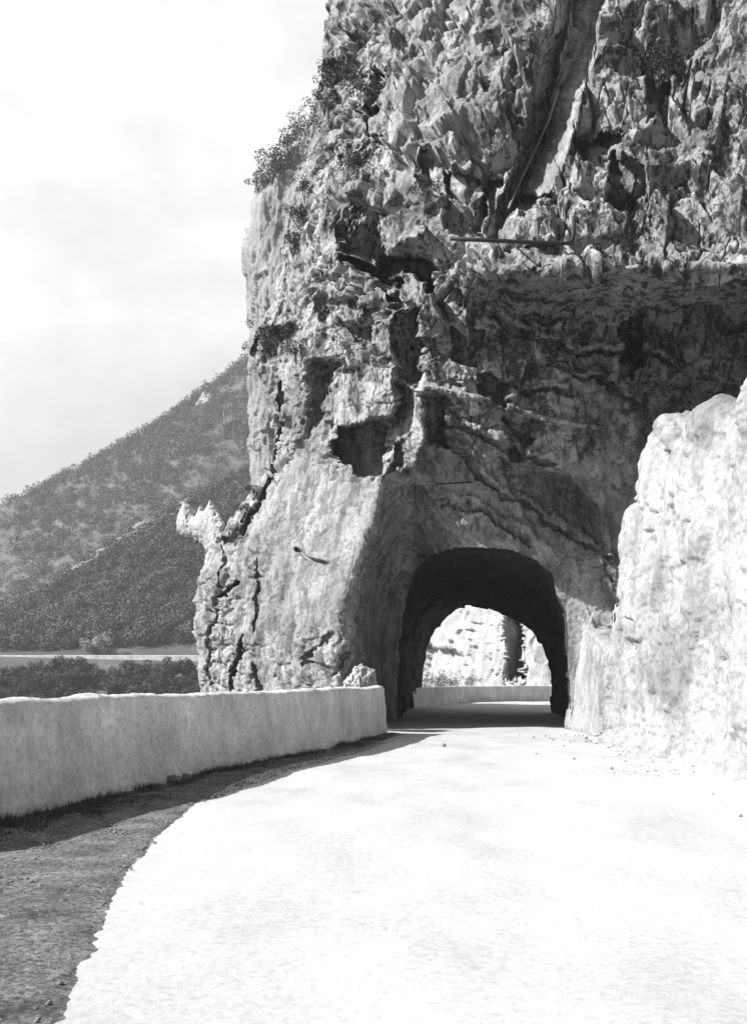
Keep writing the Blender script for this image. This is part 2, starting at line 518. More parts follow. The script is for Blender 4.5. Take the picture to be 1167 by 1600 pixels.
DEPTH = {
    1320: [33.8, 31.6, 29.6, 27.4, 30.6, 34.6, 30.4, 28.5, 27.7, 27.2, 26.6, 25.9, 24.0],
    1150: [33.8, 31.6, 29.6, 27.4, 30.6, 34.6, 30.4, 28.5, 27.7, 27.2, 26.6, 25.9, 24.0],
    1050: [33.8, 31.6, 29.7, 27.5, 30.6, 34.4, 30.3, 28.5, 27.7, 27.2, 26.6, 25.9, 24.0],
    960: [33.8, 31.7, 29.8, 27.6, 30.5, 33.6, 30.0, 28.3, 27.5, 27.1, 26.5, 25.8, 24.0],
    870: [33.9, 31.9, 29.9, 27.7, 30.0, 31.6, 29.1, 27.9, 27.3, 26.9, 26.4, 25.7, 23.8],
    800: [34.0, 32.1, 30.0, 27.7, 29.2, 29.8, 27.8, 27.1, 26.8, 26.6, 26.2, 25.5, 23.4],
    740: [34.0, 32.2, 29.9, 27.6, 28.0, 28.0, 26.8, 26.3, 26.2, 26.2, 26.0, 25.4, 23.3],
    710: [34.0, 32.2, 29.7, 27.5, 27.4, 27.1, 26.3, 25.9, 25.9, 25.9, 25.8, 25.3, 23.2],
    640: [33.4, 31.6, 29.4, 27.2, 26.7, 26.2, 25.6, 25.4, 25.4, 25.5, 25.5, 25.1, 23.0],
    560: [32.8, 31.0, 29.0, 27.0, 26.3, 25.7, 25.1, 25.1, 25.2, 25.3, 25.3, 24.9, 23.0],
    500: [32.8, 30.8, 28.8, 26.7, 26.0, 25.3, 24.8, 24.9, 25.1, 25.1, 25.1, 24.7, 23.2],
    468: [32.8, 30.8, 28.7, 26.6, 25.8, 25.0, 24.2, 23.8, 23.8, 23.9, 24.0, 23.7, 22.8],
    425: [32.8, 30.7, 28.6, 26.5, 25.7, 24.9, 23.6, 22.0, 21.6, 21.6, 21.6, 21.4, 21.0],
    395: [32.8, 30.7, 28.6, 26.6, 25.8, 25.0, 23.8, 22.4, 22.1, 22.1, 22.0, 21.7, 21.1],
    300: [33.0, 30.8, 28.7, 26.8, 26.0, 25.3, 24.3, 23.9, 23.5, 23.3, 23.0, 22.6, 21.6],
    200: [33.6, 31.4, 29.2, 27.3, 26.7, 26.2, 25.2, 24.6, 24.1, 23.9, 23.5, 23.0, 22.0],
    105: [34.2, 32.0, 29.8, 28.0, 27.4, 26.9, 26.0, 25.2, 24.7, 24.4, 24.0, 23.5, 22.5],
    -40: [35.4, 33.2, 31.2, 29.6, 29.0, 28.4, 27.4, 26.4, 25.8, 25.4, 25.0, 24.4, 23.4],
    -300: [40.0, 38.0, 36.4, 35.0, 34.2, 33.5, 32.5, 31.5, 31.0, 30.5, 30.0, 29.5, 28.0],
}
net = []
for py in sorted(ROWS, reverse=True):
    row = [P(ROWS[py][0] + 115, py, DEPTH[py][0] + 13), P(ROWS[py][0] + 45, py, DEPTH[py][0] + 6)]
    row += [P(a, py, d) for a, d in zip(ROWS[py], DEPTH[py])]
    net.append(row)
net = np.array(net)
STEP = 1.5
pyl = sorted(ROWS, reverse=True)
cr = [max(3, int((a - b) / (STEP if b > -60 else 6))) for a, b in zip(pyl[:-1], pyl[1:])]
cols = np.array([ROWS[k] for k in pyl])
seglen = np.percentile(np.linalg.norm(np.diff(net, axis=1), axis=-1)[:-1], 75, axis=0)[2:]
cc = [40, 170] + [max(int(np.max(cols[:, j + 1] - cols[:, j]) / STEP), int(seglen[j] / 0.042)) for j in range(cols.shape[1] - 2)] + [60]
CL = resample(net, cr, cc)
px, py = to_px(CL)

# ragged coordinates: outlines of the features below follow the rock's own roughness
jx = px + 13 * fbm(CL, 0.9, 5, 41, (1, 1, 1), 0.6) + 3 * vnoise(CL, 0.15, 47)
jy = py + 13 * fbm(CL, 0.9, 5, 43, (1, 1, 1), 0.6) + 3 * vnoise(CL, 0.15, 49)
depth = np.zeros(px.shape)
calm_map = np.zeros(px.shape)

def facet(poly, a, b=None, p0=None, p1=None, soft=7, jag=1.0, calm=0.35):
    """recess (+) or raise (-) the rock inside an outline; a -> b metres from p0 to p1"""
    x = px + (jx - px) * jag
    y = py + (jy - py) * jag
    sd = poly_sd(x, y, poly)
    mk = sstep(-soft * 0.5, soft * 0.5, sd)
    if b is None:
        v = a
    else:
        dx, dy = p1[0] - p0[0], p1[1] - p0[1]
        t = np.clip(((x - p0[0]) * dx + (y - p0[1]) * dy) / (dx * dx + dy * dy), 0, 1)
        v = a + (b - a) * t
    global depth, calm_map
    depth = depth + mk * v
    calm_map = np.maximum(calm_map, mk * calm)

def seam(pts, depth_m, width, jag=1.0, calm=0.0):
    x = px + (jx - px) * jag
    y = py + (jy - py) * jag
    global depth
    global calm_map
    ld = line_dist(x, y, pts)
    depth = depth + depth_m * (1 - sstep(width * 0.35, width, ld))
    calm_map = np.maximum(calm_map, calm * (1 - sstep(width, width * 2, ld)))

# chimney: dark diagonal cleft, its right side a bright slab facing left
facet([(845, -60), (905, -60), (880, 105), (850, 200), (805, 315), (775, 372), (742, 372), (735, 330), (790, 290), (815, 200), (840, 105)], 0.0, 2.6, (790, 200), (845, 222), 6, 0.6, 0.75)
facet([(905, -60), (960, -60), (915, 110), (900, 200), (850, 325), (800, 330), (850, 200), (882, 105)], 1.9, -0.3, (846, 215), (893, 235), 6, 0.6, 0.65)
# overhangs and caves of the upper left
facet([(497, 217), (593, 212), (586, 278), (543, 249), (508, 230)], 0.1, 2.2, (545, 214), (560, 276), calm=0.7)
facet([(527, 300), (604, 345), (604, 408), (538, 394), (522, 355)], 0.2, 3.2, (522, 340), (606, 380), 12, calm=0.6)
facet([(543, 404), (674, 404), (670, 458), (627, 421), (607, 468), (561, 422)], 4.0, 4.5, (540, 400), (670, 450), calm=0.6)
facet([(598, 390), (674, 358), (678, 408), (604, 410)], -1.1, 0.6, (640, 362), (640, 410), calm=0.7)
facet([(627, 421), (674, 462), (700, 500), (612, 470)], 0.6, -1.3, (612, 470), (675, 445), calm=0.8)
facet([(676, 470), (735, 478), (735, 540), (700, 500)], 0.3, -1.1, (676, 480), (735, 510), calm=0.8)
facet([(560, 100), (598, 100), (590, 180), (570, 210)], 0.2, 2.6, (560, 150), (598, 150))
facet([(500, 100), (560, 105), (570, 150), (520, 165)], 1.0)
facet([(640, 240), (705, 255), (700, 330), (660, 290)], 0.9, 0.2, (640, 250), (700, 320))
facet([(690, 270), (790, 250), (742, 365), (700, 360)], 0.8)
facet([(403, 512), (470, 512), (466, 566), (430, 560), (405, 552)], 1.6, 0.4, (403, 530), (470, 530), 14)
facet([(523, 498), (570, 508), (562, 545), (540, 530)], 0.2, 1.2, (523, 520), (566, 515), 12)
facet([(472, 450), (512, 462), (508, 502), (492, 480)], 0.1, 1.3, (475, 470), (508, 480), 10)
facet([(560, 480), (616, 486), (612, 560), (572, 560)], 0.4, -0.5, (560, 520), (616, 520))
facet([(614, 486), (654, 490), (652, 602), (618, 590)], 0.3, 1.3, (614, 540), (654, 540), 14, calm=0.5)
facet([(488, 565), (520, 565), (515, 645), (490, 690)], 0.2, 1.5, (488, 600), (520, 600), 12, calm=0.5)
# bright slabs above the apron and the hollow below them
facet([(520, 580), (614, 572), (612, 668), (570, 660), (517, 668)], 0.5, -0.9, (520, 620), (612, 640), calm=0.75)
facet([(614, 600), (662, 612), (664, 690), (648, 742), (600, 742), (612, 680)], 0.5, -1.1, (606, 670), (662, 690), calm=0.75)
facet([(526, 662), (610, 655), (602, 742), (570, 742), (522, 715)], 2.0, 2.2, (520, 690), (602, 710))
facet([(616, 687), (631, 687), (630, 736), (614, 736)], 0.8)
facet([(655, 615), (690, 620), (694, 705), (664, 690)], 0.3, 1.5, (655, 660), (692, 660), 12, calm=0.4)
# shaded right side under the long ledge
facet([(958, 505), (985, 494), (1010, 505), (1006, 545), (1016, 582), (985, 592), (966, 575), (970, 540)], 0.4, 1.7, (955, 540), (1000, 545), 16, 2.2)
facet([(830, 500), (880, 500), (870, 545), (835, 560)], -0.5)
facet([(782, 714), (890, 745), (930, 790), (950, 862), (900, 880), (835, 835), (800, 770)], 1.7, 0.0, (905, 760), (845, 850), 8, 0.6)
facet([(750, 585), (770, 575), (800, 594), (786, 628), (750, 615)], 0.9, soft=12, jag=2)
facet([(790, 655), (835, 665), (825, 690), (815, 712), (790, 702)], 0.9, soft=12, jag=2)
facet([(860, 560), (940, 585), (930, 640), (870, 635)], -0.5, 0.1, (880, 560), (880, 640))
facet([(700, 505), (760, 520), (750, 570), (705, 560)], 0.7)
facet([(985, 620), (1020, 600), (1067, 612), (1167, 600), (1167, 690), (1000, 690)], 0.9, soft=30, jag=2.2)
# upper right
facet([(900, 190), (975, 195), (965, 285), (905, 262)], 1.4, 0.6, (900, 230), (970, 240))
facet([(960, 240), (1010, 300), (985, 345), (945, 330)], 1.0)
facet([(812, 300), (868, 310), (870, 335), (820, 335)], 0.9)
facet([(1010, 100), (1052, 105), (1045, 170), (1012, 175)], 0.9)
facet([(760, 330), (860, 335), (868, 372), (755, 372)], -0.2, -0.8, (760, 350), (860, 350))
# long thin diagonal ledge and other seams
seam([(632, 602), (690, 613), (745, 622), (790, 633), (850, 652), (940, 670)], -0.24, 7, 0.35, 0.4)
seam([(780, 716), (860, 734), (905, 756), (935, 800), (945, 850)], -0.12, 5, 0.5)
for pts_ in ([(700, 700), (760, 745), (850, 800), (945, 862)], [(690, 778), (745, 790), (830, 842)], [(855, 552), (940, 588), (1005, 625)],
             [(770, 488), (850, 522), (965, 545)], [(815, 598), (885, 610)], [(700, 655), (790, 690), (860, 712)], [(980, 520), (1060, 560)]):
    seam(pts_, -0.22, 11, 1.3, 0.1)
    seam([(x_ + 2, y_ + 11) for x_, y_ in pts_], 0.26, 7, 1.3)
seam([(466, 858), (482, 874), (510, 880)], 0.35, 4, 0.4)
seam([(432, 700), (418, 755), (402, 800), (378, 825), (350, 848)], 0.6, 6)
seam([(430, 690), (445, 650), (440, 600)], 0.45, 5)
seam([(340, 930), (372, 915)], 0.6, 5)
seam([(382, 1000), (372, 1060), (365, 1100)], 0.5, 5)
seam([(400, 1040), (412, 1085)], 0.4, 7)
seam([(405, 880), (398, 990)], 0.3, 4)
seam([(345, 860), (335, 960), (330, 1070)], 0.25, 5)
seam([(520, 990), (470, 1040)], 0.25, 5)
seam([(548, 1005), (520, 1060)], 0.35, 6)
BASE = CL.copy()
CL = push_ray(CL, depth)

# the portal's opening (edge of the bore where it meets the face)
PORTAL = [(622, 1150), (621, 1095), (625, 1010), (634, 945), (648, 892), (672, 868), (712, 858), (752, 857), (800, 862), (838, 876), (862, 898), (870, 930), (884, 958), (887, 1000), (889, 1060), (893, 1150)]
hole = poly_sd(px + 0.35 * (jx - px), py + 0.35 * (jy - py), PORTAL + [(893, 1400), (622, 1400)])

nrm = face_camera(CL, grid_normals(resample(net, cr, cc)))
rough = np.ones(px.shape)
rough *= 1 - 0.72 * sstep(0, 40, poly_sd(px, py, [(430, 700), (560, 735), (640, 755), (600, 830), (545, 1000), (470, 1000), (395, 1100), (385, 1000), (400, 850)]))   # smooth apron
rough *= 1 - 0.70 * sstep(0, 30, poly_sd(px, py, [(585, 770), (680, 790), (720, 850), (640, 900), (640, 1300), (520, 1300), (545, 1000), (570, 850)]))               # quarried scoop
rough *= 1 - 0.35 * sstep(0, 40, poly_sd(px, py, [(740, 440), (1300, 430), (1300, 1300), (640, 1300), (700, 700)]))
strip = sstep(-4, 10, poly_sd(jx, jy, [(735, 428), (900, 422), (1057, 428), (1300, 425), (1300, 490), (930, 486), (820, 478), (735, 452)]))
rough *= 1 - 0.6 * strip
upper = sstep(470, 400, py) * sstep(480, 560, px)
rough *= 0.25 + 0.75 * sstep(0, 40, -hole)
QB = BASE * np.array([1, 0.6, 1])
wv = np.stack([fbm(QB, 0.8, 3, 61), fbm(QB, 0.8, 3, 62), fbm(QB, 0.8, 3, 63)], -1)
def spin(p, deg):
    """bedding and joints run at a slant"""
    c_, s_ = math.cos(math.radians(deg)), math.sin(math.radians(deg))
    return np.stack([p[..., 0] * c_ - p[..., 2] * s_, p[..., 1], p[..., 0] * s_ + p[..., 2] * c_], -1)
def ribs(wave, seed, warp):
    """weathered ribs: wide flank facing left, short steep flank facing right"""
    u = (QB[..., 0] + 0.3 * QB[..., 2] * vnoise(QB, 9, seed + 3) * 0.3 + warp * fbm(QB, wave * 1.8, 3, seed, (1, 1, 2.4)) + 0.10 * wave * vnoise(QB, wave * 0.25, seed + 7)) / wave
    f = u - np.floor(u)
    hgt = 0.2 + 0.8 * np.clip(0.5 + 0.9 * vnoise(QB, wave * 1.4, seed + 9), 0, 1)
    return hgt * (np.where(f < 0.70, f / 0.70, (1 - f) / 0.30) - 0.5)
def folds(p, lam, seed, k=5):
    """angular planes meeting in creases"""
    rng_ = np.random.default_rng(seed)
    out = 0
    for i_ in range(k):
        dv = rng_.normal(size=3) * np.array([1.0, 0.5, 0.8])
        dv /= np.linalg.norm(dv)
        u = (p @ dv) / (lam * rng_.uniform(0.75, 1.35)) + rng_.random() * 7 + 0.45 * vnoise(p, lam * 1.7, seed + i_ * 13)
        out = out + np.abs(2 * (u - np.floor(u)) - 1) * 2 - 1
    return out / k ** 0.5
r1, r2 = ribs(1.2, 81, 0.38), ribs(0.46, 85, 0.14)
b0, e0 = blocks(spin(QB, -13) + 0.05 * wv, 2.3, 21, (0.8, 1.2, 1.2), 0.6, 2)
b1, e1 = blocks(spin(QB, 11) + 0.04 * wv, 1.0, 3, (0.75, 1, 1.6), 0.6, 2)
b2, e2 = blocks(spin(QB, -18) + 0.03 * wv, 0.42, 9, (0.8, 1, 1.4), 0.5, 2)
k0 = chips(spin(QB, -13), 2.4, 401, (0.8, 1, 1.3), 0.95, 0.24, 0.35)
k1 = chips(spin(QB, 14), 1.0, 411, (0.75, 1, 1.5), 0.95, 0.22, 0.35)
k2 = chips(spin(QB, -20), 0.42, 421, (0.8, 1, 1.3), 0.95, 0.25, 0.35)
k3 = chips(QB, 0.19, 431)
k0, k1, k2 = k0 - k0.mean(), k1 - k1.mean(), k2 - k2.mean()
flute = 1 - np.abs(vnoise(QB + 0.15 * fbm(QB, 0.5, 2, 70)[..., None], 0.5, 71, (1, 1, 4.5)))
face = sstep(470, 540, px) * sstep(760, 560, py)          # the steep broken face above the apron
flank = sstep(500, 420, px)                                  # smoother weathered left edge
disp = (0.16 + 0.16 * face) * b0 + (0.08 + 0.02 * face - 0.03 * flank) * b1 + 0.04 * b2
lip = 1 - 0.6 * sstep(350, 385, py) * sstep(445, 425, py) * sstep(690, 730, px)
disp = disp * lip
disp -= lip * (0.22 + 0.26 * face) * k0 + lip * (0.22 + 0.28 * face - 0.05 * flank) * k1 + (0.13 + 0.13 * face) * k2
disp += 0.09 * (k3 - 0.3)
disp += 0.06 * fbm(QB, 0.3, 4, 73, (1, 1, 1), 0.7)
fade = 1 - 0.85 * sstep(385, 425, py) * sstep(700, 750, px) * sstep(520, 480, py)
disp += face * (1 - strip) * fade * (0.10 + 0.04 * upper) * r1
# open joints: thin deep cracks, upright and along the bedding
crk = (1 - sstep(0.01, 0.04, e1)) * (vnoise(QB, 1.1, 75) > 0.2) * 0.22 * face + (1 - sstep(0.03, 0.10, e2)) * (vnoise(QB, 0.6, 77) > 0.25) * 0.12
crk = crk + (1 - sstep(0.03, 0.11, e0)) * 0.35 * face * (vnoise(QB, 2.4, 79) > -0.1) * (1 - strip)
disp -= crk
rough *= 1 - calm_map
CL = CL + nrm * (disp * rough)[..., None]
cliff = grid_mesh('cliff', CL, M_ROCK, keep=hole < 0, flip=True)
weath_lit = 0.60 + 0.40 * np.maximum(face * np.ones_like(px), sstep(560, 500, py))
weath_lit = weath_lit - 0.45 * sstep(590, 640, px) * sstep(780, 740, px) * sstep(350, 280, py) - 0.5 * sstep(0, 12, poly_sd(jx, jy, [(905, -60), (975, -60), (930, 110), (905, 200), (850, 330), (800, 330), (850, 200), (880, 105)]))  # paler upper streaks; the left-facing slab's sunlight is put into its colour
weath_lit = np.clip(weath_lit + 0.25 * fbm(QB, 1.6, 3, 98), 0.1, 1)
wa = cliff.data.attributes.new('weathered', 'FLOAT', 'POINT')
wa.data.foreach_set('value', weath_lit.ravel().astype(np.float32))
tag(cliff, 'towering limestone cliff pierced by the road tunnel', kind='structure')

# ------------------------------------------------------------------ tunnel bore
near = np.array([(622, 1165), (621, 1095), (625, 1010), (634, 945), (648, 892), (672, 868), (712, 858), (752, 857), (800, 862), (838, 876), (862, 898), (870, 930), (884, 958), (887, 1000), (889, 1060), (893, 1175)], float)
near_d = np.interp(near[:, 0], [621, 700, 800, 893], [34.4, 30.3, 28.5, 27.6])
far = np.array([(655, 1115), (655, 1080), (659, 1040), (664, 1010), (675, 985), (697, 961), (718, 946), (738, 942), (768, 949), (800, 963), (830, 980), (846, 997), (856, 1020), (864, 1045), (867, 1078), (866, 1128)], float)
far_d = np.interp(far[:, 0], [655, 740, 867], [51.0, 46.5, 41.5])
A = np.array([P(x, y, d) for (x, y), d in zip(near, near_d)])
B = np.array([P(x, y, d) for (x, y), d in zip(far, far_d)])
cA, cB = A.mean(0), B.mean(0)
axis = (cB - cA) / np.linalg.norm(cB - cA)
rings = [cA + (A - cA) * 1.30 + axis * 0.9, cA + (A - cA) * 1.02 + axis * 0.35]
for t in (0.2, 0.4, 0.6, 0.8):
    M = A * (1 - t) + B * t
    c = M.mean(0)
    rings.append(c + (M - c) * (1.0 + 0.10 * math.sin(math.pi * t)))
rings += [B, cB + (B - cB) * 1.05 + axis * 0.5, cB + (B - cB) * 1.9 + axis * 1.2]
TN = resample(np.array(rings), [8, 40, 40, 40, 40, 40, 12, 20], [14] * 15)
tn = grid_normals(TN)
cc_ = TN.mean(axis=1, keepdims=True)
tn *= np.sign(np.sum(tn * (cc_ - TN), -1, keepdims=True))
tb, _ = blocks(TN, 0.7, 101, (1, 1.2, 1))
amp = np.ones(TN.shape[0])
amp[:40] = np.linspace(0.2, 1, 40)
TN = TN + tn * ((0.16 * tb + 0.10 * fbm(TN, 0.5, 4, 103)) * amp[:, None])[..., None]
tunnel = grid_mesh('tunnel', TN, M_BORE_SHADE)
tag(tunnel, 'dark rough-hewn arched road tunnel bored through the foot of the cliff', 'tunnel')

# ------------------------------------------------------------------ sunlit rock beside the road, right
ds = [28.5, 26.6, 24.6, 23.5, 22.8, 21.9, 20.5, 19.6, 18.8, 18.3, 17.4, 15.6, 14.1, 11.0, 7.0, 2.0, -4.0]
tops = [2.7, 2.7, 2.2, 2.1, 3.9, 5.4, 6.6, 6.35, 5.75, 6.15, 6.0, 5.8, 6.0, 6.3, 6.0, 6.0, 6.0]
net2 = []
for k, (lean, f) in enumerate([(-0.55, -0.03), (-0.06, 0.045), (0.0, 0.25), (0.05, 0.5), (0.12, 0.75), (0.18, 0.95), (0.34, 1.05), (1.6, 1.02), (4.0, 0.8)]):
    net2.append([np.array([5.78 + (lean if lean > -0.3 or d < 24 else 0) - 0.25 * (d < 15), d, h * f]) for d, h in zip(ds, tops)])
net2 = np.array(net2)
RW = resample(net2, [20, 36, 46, 46, 36, 20, 16, 10], [20, 40, 30, 30, 30, 40, 28, 28, 20, 30, 50, 50, 70, 60, 40, 20])
rpx, rpy = to_px(RW)
rd = np.zeros(rpx.shape)
ok = (RW[..., 1] > 12)
rjx = rpx + 4 * fbm(RW, 0.4, 3, 201)
rjy = rpy + 4 * fbm(RW, 0.4, 3, 203)
for poly, dep in [([(983, 1000), (1006, 1004), (1006, 1034), (994, 1030), (984, 1022)], 0.16), ([(988, 965), (1004, 975), (1002, 988)], 0.25),
                  ([(1043, 708), (1054, 708), (1053, 745), (1046, 740)], 0.5), ([(962, 930), (980, 938), (968, 945)], 0.25), ([(1015, 830), (1030, 828), (1022, 860)], 0.1),
                  ([(985, 780), (1000, 786), (992, 790)], 0.35), ([(1022, 800), (1045, 802), (1030, 806)], 0.1)]:
    rd += dep * sstep(-2, 2, poly_sd(rjx, rjy, poly)) * ok
rn = grid_normals(RW)
rn *= np.where(np.mean(rn[:, :, 0]) > 0, -1, 1)
rb1, re1 = blocks(RW, 1.1, 205, (1, 0.8, 1.6), 0.45, 2)
rb2, re2 = blocks(RW, 0.36, 209, (1, 0.8, 1.5), 0.6, 2)
rb3, re3 = blocks(RW, 2.6, 215, (1, 0.8, 1.6), 0.45, 2)
rk = chips(RW, 1.3, 221, (1, 0.8, 1.7), 0.5, 0.6, 0.3)
rk2 = chips(RW, 0.5, 231, (1, 0.8, 1.4), 0.5, 0.6, 0.3)
rdisp = 0.12 * rb3 + 0.10 * rb1 + 0.06 * rb2 - 0.20 * (rk - 0.45) - 0.16 * (rk2 - 0.45) + 0.0 * re1 + 0.09 * fbm(RW, 0.5, 6, 211, (1, 1, 1), 0.6) + 0.03 * fbm(RW, 0.1, 2, 213) - rd
RW = RW + rn * (rdisp * (1 - 0.7 * sstep(23.5, 25.5, RW[..., 1])))[..., None]
rock_r = grid_mesh('roadside_rock', RW, M_PALE)
for_w = rock_r.data.attributes.new('weathered', 'FLOAT', 'POINT')
for_w.data.foreach_set('value', np.full(len(rock_r.data.vertices), 1.0, np.float32))
tag(rock_r, 'sunlit pale rock buttress edging the road on the right of the tunnel', 'rock')

# ------------------------------------------------------------------ parapets
def loft_wall(name, path, h, th, mat, n, seed, parent=None, bump=0.02, hfun=None):
    """masonry wall whose road-side foot follows path; the body lies on the left of it; rounded coping"""
    p = poly_at(path, n)
    t = np.gradient(p, axis=0)
    t /= np.linalg.norm(t, axis=1, keepdims=True)
    nr = np.stack([-t[:, 1], t[:, 0]], -1)          # to the left of the walking direction
    prof = [(0.0 - 0.05, -0.35)]
    for f in np.linspace(0, 0.9, 34):
        prof.append((0.10 * f + (0.014 if 0.63 < f < 0.68 else 0.0), h * f))
    for a in np.linspace(0, math.pi, 20)[1:-1]:
        prof.append((0.09 + (th - 0.09) * (0.5 - 0.5 * math.cos(a)), h * 0.9 + h * 0.1 * math.sin(a) ** 0.6))
    for f in np.linspace(0.9, -2.5, 14):
        prof.append((th + 0.02, h * f))
    prof = np.array(prof)
    g = np.zeros((n, len(prof), 3))
    zs = prof[None, :, 1] * np.ones((n, 1))
    if hfun is not None:
        zs = zs * np.where(zs > 0, hfun(np.linspace(0, 1, n))[:, None], 1)
    g[..., 0] = p[:, None, 0] + nr[:, None, 0] * prof[None, :, 0]
    g[..., 1] = p[:, None, 1] + nr[:, None, 1] * prof[None, :, 0]
    g[..., 2] = zs
    # rounded free end
    end = np.linalg.norm(np.diff(p, axis=0, append=p[-1:]), axis=1)
    nn = grid_normals(g)
    nn *= np.where(np.mean(nn[:, 5, 0] * nr[:, 0] + nn[:, 5, 1] * nr[:, 1]) > 0, -1, 1)
    g = g + nn * (bump * fbm(g, 0.7, 5, seed) + bump * 0.5 * vnoise(g, 0.12, seed + 5))[..., None]
    # end cap
    cap = []
    c = g[-1].copy()
    d = np.array([t[-1, 0], t[-1, 1], 0])
    cm = np.array([c[:, 0].mean(), c[:, 1].mean(), 0])
    for k in np.linspace(0.15, 1, 8):
        r = math.sqrt(max(0, 1 - k * k))
        q = c.copy()
        q[:, :2] = cm[:2] + (c[:, :2] - cm[:2]) * r
        q[:, 2] = c[:, 2] - np.clip(c[:, 2], 0, None) * 0.10 * (1 - r)
        q += d * 0.3 * k
        cap.append(q)
    g = np.concatenate([g, np.array(cap)], 0)
    return grid_mesh(name, g, mat, parent=parent, smooth=True)

near_wall = loft_wall('parapet_wall', WALL_PATH, 1.27, 0.46, M_WALL, 900, 301, bump=0.03, hfun=lambda t: 1 + 0.01 * np.sin(t * 23) + 0.006 * np.sin(t * 71 + 1) + 0.004 * np.sin(t * 190) + 0.03 * sstep(0.965, 0.995, t))
tag(near_wall, 'long limewashed parapet wall curving along the left road edge', 'parapet wall')
far_wall = loft_wall('parapet_wall', FAR_WALL_PATH, 1.02, 0.42, M_WALL, 240, 305, bump=0.015)
tag(far_wall, 'low parapet wall of the road seen through the tunnel', 'parapet wall')
gorge_wall_pts = [P(a, 1030 + (a - 112) * 0.02, 166)[:2] for a in (-500, -200, 0, 112, 200, 260, 330, 400)]
gorge_wall = loft_wall('parapet_wall', [tuple(q) for q in gorge_wall_pts], 0.9, 0.5, M_WALL, 120, 309)
gorge_wall.location.z = P(112, 1030, 166)[2] - 0.25
tag(gorge_wall, 'thin white parapet of the road across the gorge, far left', 'parapet wall')

# weep hole with its iron spout in the near wall's foot
# ------------------------------------------------------------------ rocks built as closed lumps
def lump(name, poly, d, thick, mat, seed, step=2.0, rough=0.25, lean=0.0):
    """a rock with the given outline (photograph pixels) at distance d and real thickness"""
    poly = np.array(poly, float)
    x0, y0 = poly.min(0) - step * 2
    x1, y1 = poly.max(0) + step * 2
    X, Y = np.meshgrid(np.arange(x0, x1, step), np.arange(y0, y1, step))
    sc = d / F_PX
    base = np.stack([(X - CX) * sc, 0 * X + d, EYE - (Y - HZ) * sc], -1)
    jx_ = X + 2 * fbm(base, 6 * step * sc, 3, seed)
    jy_ = Y + 3 * fbm(base, 6 * step * sc, 3, seed + 1)
    sd = poly_sd(jx_, jy_, poly)
    wmax = max(4.0, sd.max())
    prof = np.sqrt(np.clip(1 - (1 - np.clip(sd / wmax, 0, 1)) ** 2, 0, 1))
    base[..., 1] -= lean * (X - X.mean()) * sc
    keep = sd > -step * 0.3
    fr, bk = base.copy(), base.copy()
    fr[..., 1] -= thick * prof
    bk[..., 1] += thick * prof
    b_, _ = blocks(fr, 14 * step * sc, seed + 3)
    c_, _ = blocks(fr, 5 * step * sc, seed + 7, (1, 1, 1.3), 0.9, 2)
    fr[..., 1] -= (rough * b_ + 0.5 * rough * c_ + 0.5 * rough * fbm(base, 8 * step * sc, 5, seed + 9, (1, 1, 1), 0.65)) * np.clip(prof * 2, 0, 1) * thick
    R, C = X.shape
    f1 = grid_faces(R, C, keep, flip=False)
    f2 = grid_faces(R, C, keep, flip=True) + R * C
    V = np.concatenate([fr.reshape(-1, 3), bk.reshape(-1, 3)])
    # drop unused vertices
    F_ = np.concatenate([f1, f2])
    used = np.unique(F_)
    remap = np.full(len(V), -1)
    remap[used] = np.arange(len(used))
    return mesh_from(name, V[used], remap[F_], mat)

pin = lump('rock_pinnacle', [(268, 808), (274, 790), (286, 778), (297, 790), (304, 806), (313, 790), (322, 799), (333, 784), (346, 800), (362, 830), (362, 890), (335, 880), (318, 852), (300, 842), (284, 836), (268, 826)], 34.6, 0.7, M_PALE, 401, 1.0, 0.07, 0.9)
tag(pin, 'pale jagged rock spur jutting left from the cliff', 'rock')
out1 = lump('rock_outcrop', [(306, 636), (318, 612), (334, 618), (350, 640), (352, 690), (344, 660), (330, 648), (316, 646)], 372, 5, M_FAR, 411, 1.2)
tag(out1, 'pale rock outcrop breaking the wooded ridge of the mountainside', 'rock')
knob = lump('boulder', [(536, 1064), (546, 1056), (553, 1042), (566, 1037), (575, 1044), (587, 1047), (592, 1100), (534, 1100)], 27.0, 0.5, M_ROCK, 421, 0.8, 0.16)
tag(knob, 'rough grey boulder behind the end of the parapet wall', 'boulder')

# pale cliff standing further back on the left
rows = []
FC = {130: [(520, 116), (540, 108), (600, 100), (680, 94)], 175: [(496, 116), (525, 108), (600, 100), (680, 94)], 215: [(470, 116), (510, 108), (600, 100), (680, 94)],
      255: [(438, 116), (490, 108), (590, 100), (680, 94)], 292: [(402, 116), (460, 108), (560, 100), (680, 94)], 400: [(392, 116), (450, 108), (550, 100), (680, 94)],
      520: [(399, 116), (450, 108), (550, 100), (680, 94)], 620: [(398, 116), (450, 108), (550, 100), (680, 94)], 690: [(396, 116), (445, 108), (550, 100), (680, 94)],
      760: [(400, 116), (450, 108), (550, 100), (680, 94)], 1150: [(390, 116), (450, 108), (550, 100), (680, 94)]}
for y in sorted(FC):
    f = FC[y]
    rows.append([P(f[0][0] + 60, y, f[0][1] + 40)] + [P(a, y, d) for a, d in f])
FCG = resample(np.array(rows), [max(4, int((b - a) / 1.6)) for a, b in zip(sorted(FC)[:-1], sorted(FC)[1:])], [30, 70, 60, 20])
fb, _ = blocks(FCG, 5.0, 431, (0.7, 1, 3.0), 0.8, 2)
fb3, _ = blocks(FCG, 0.7, 437, (0.8, 1, 2.0), 0.9, 2)
fb2, _ = blocks(FCG, 1.7, 433, (0.8, 1, 2.4), 0.9, 2)
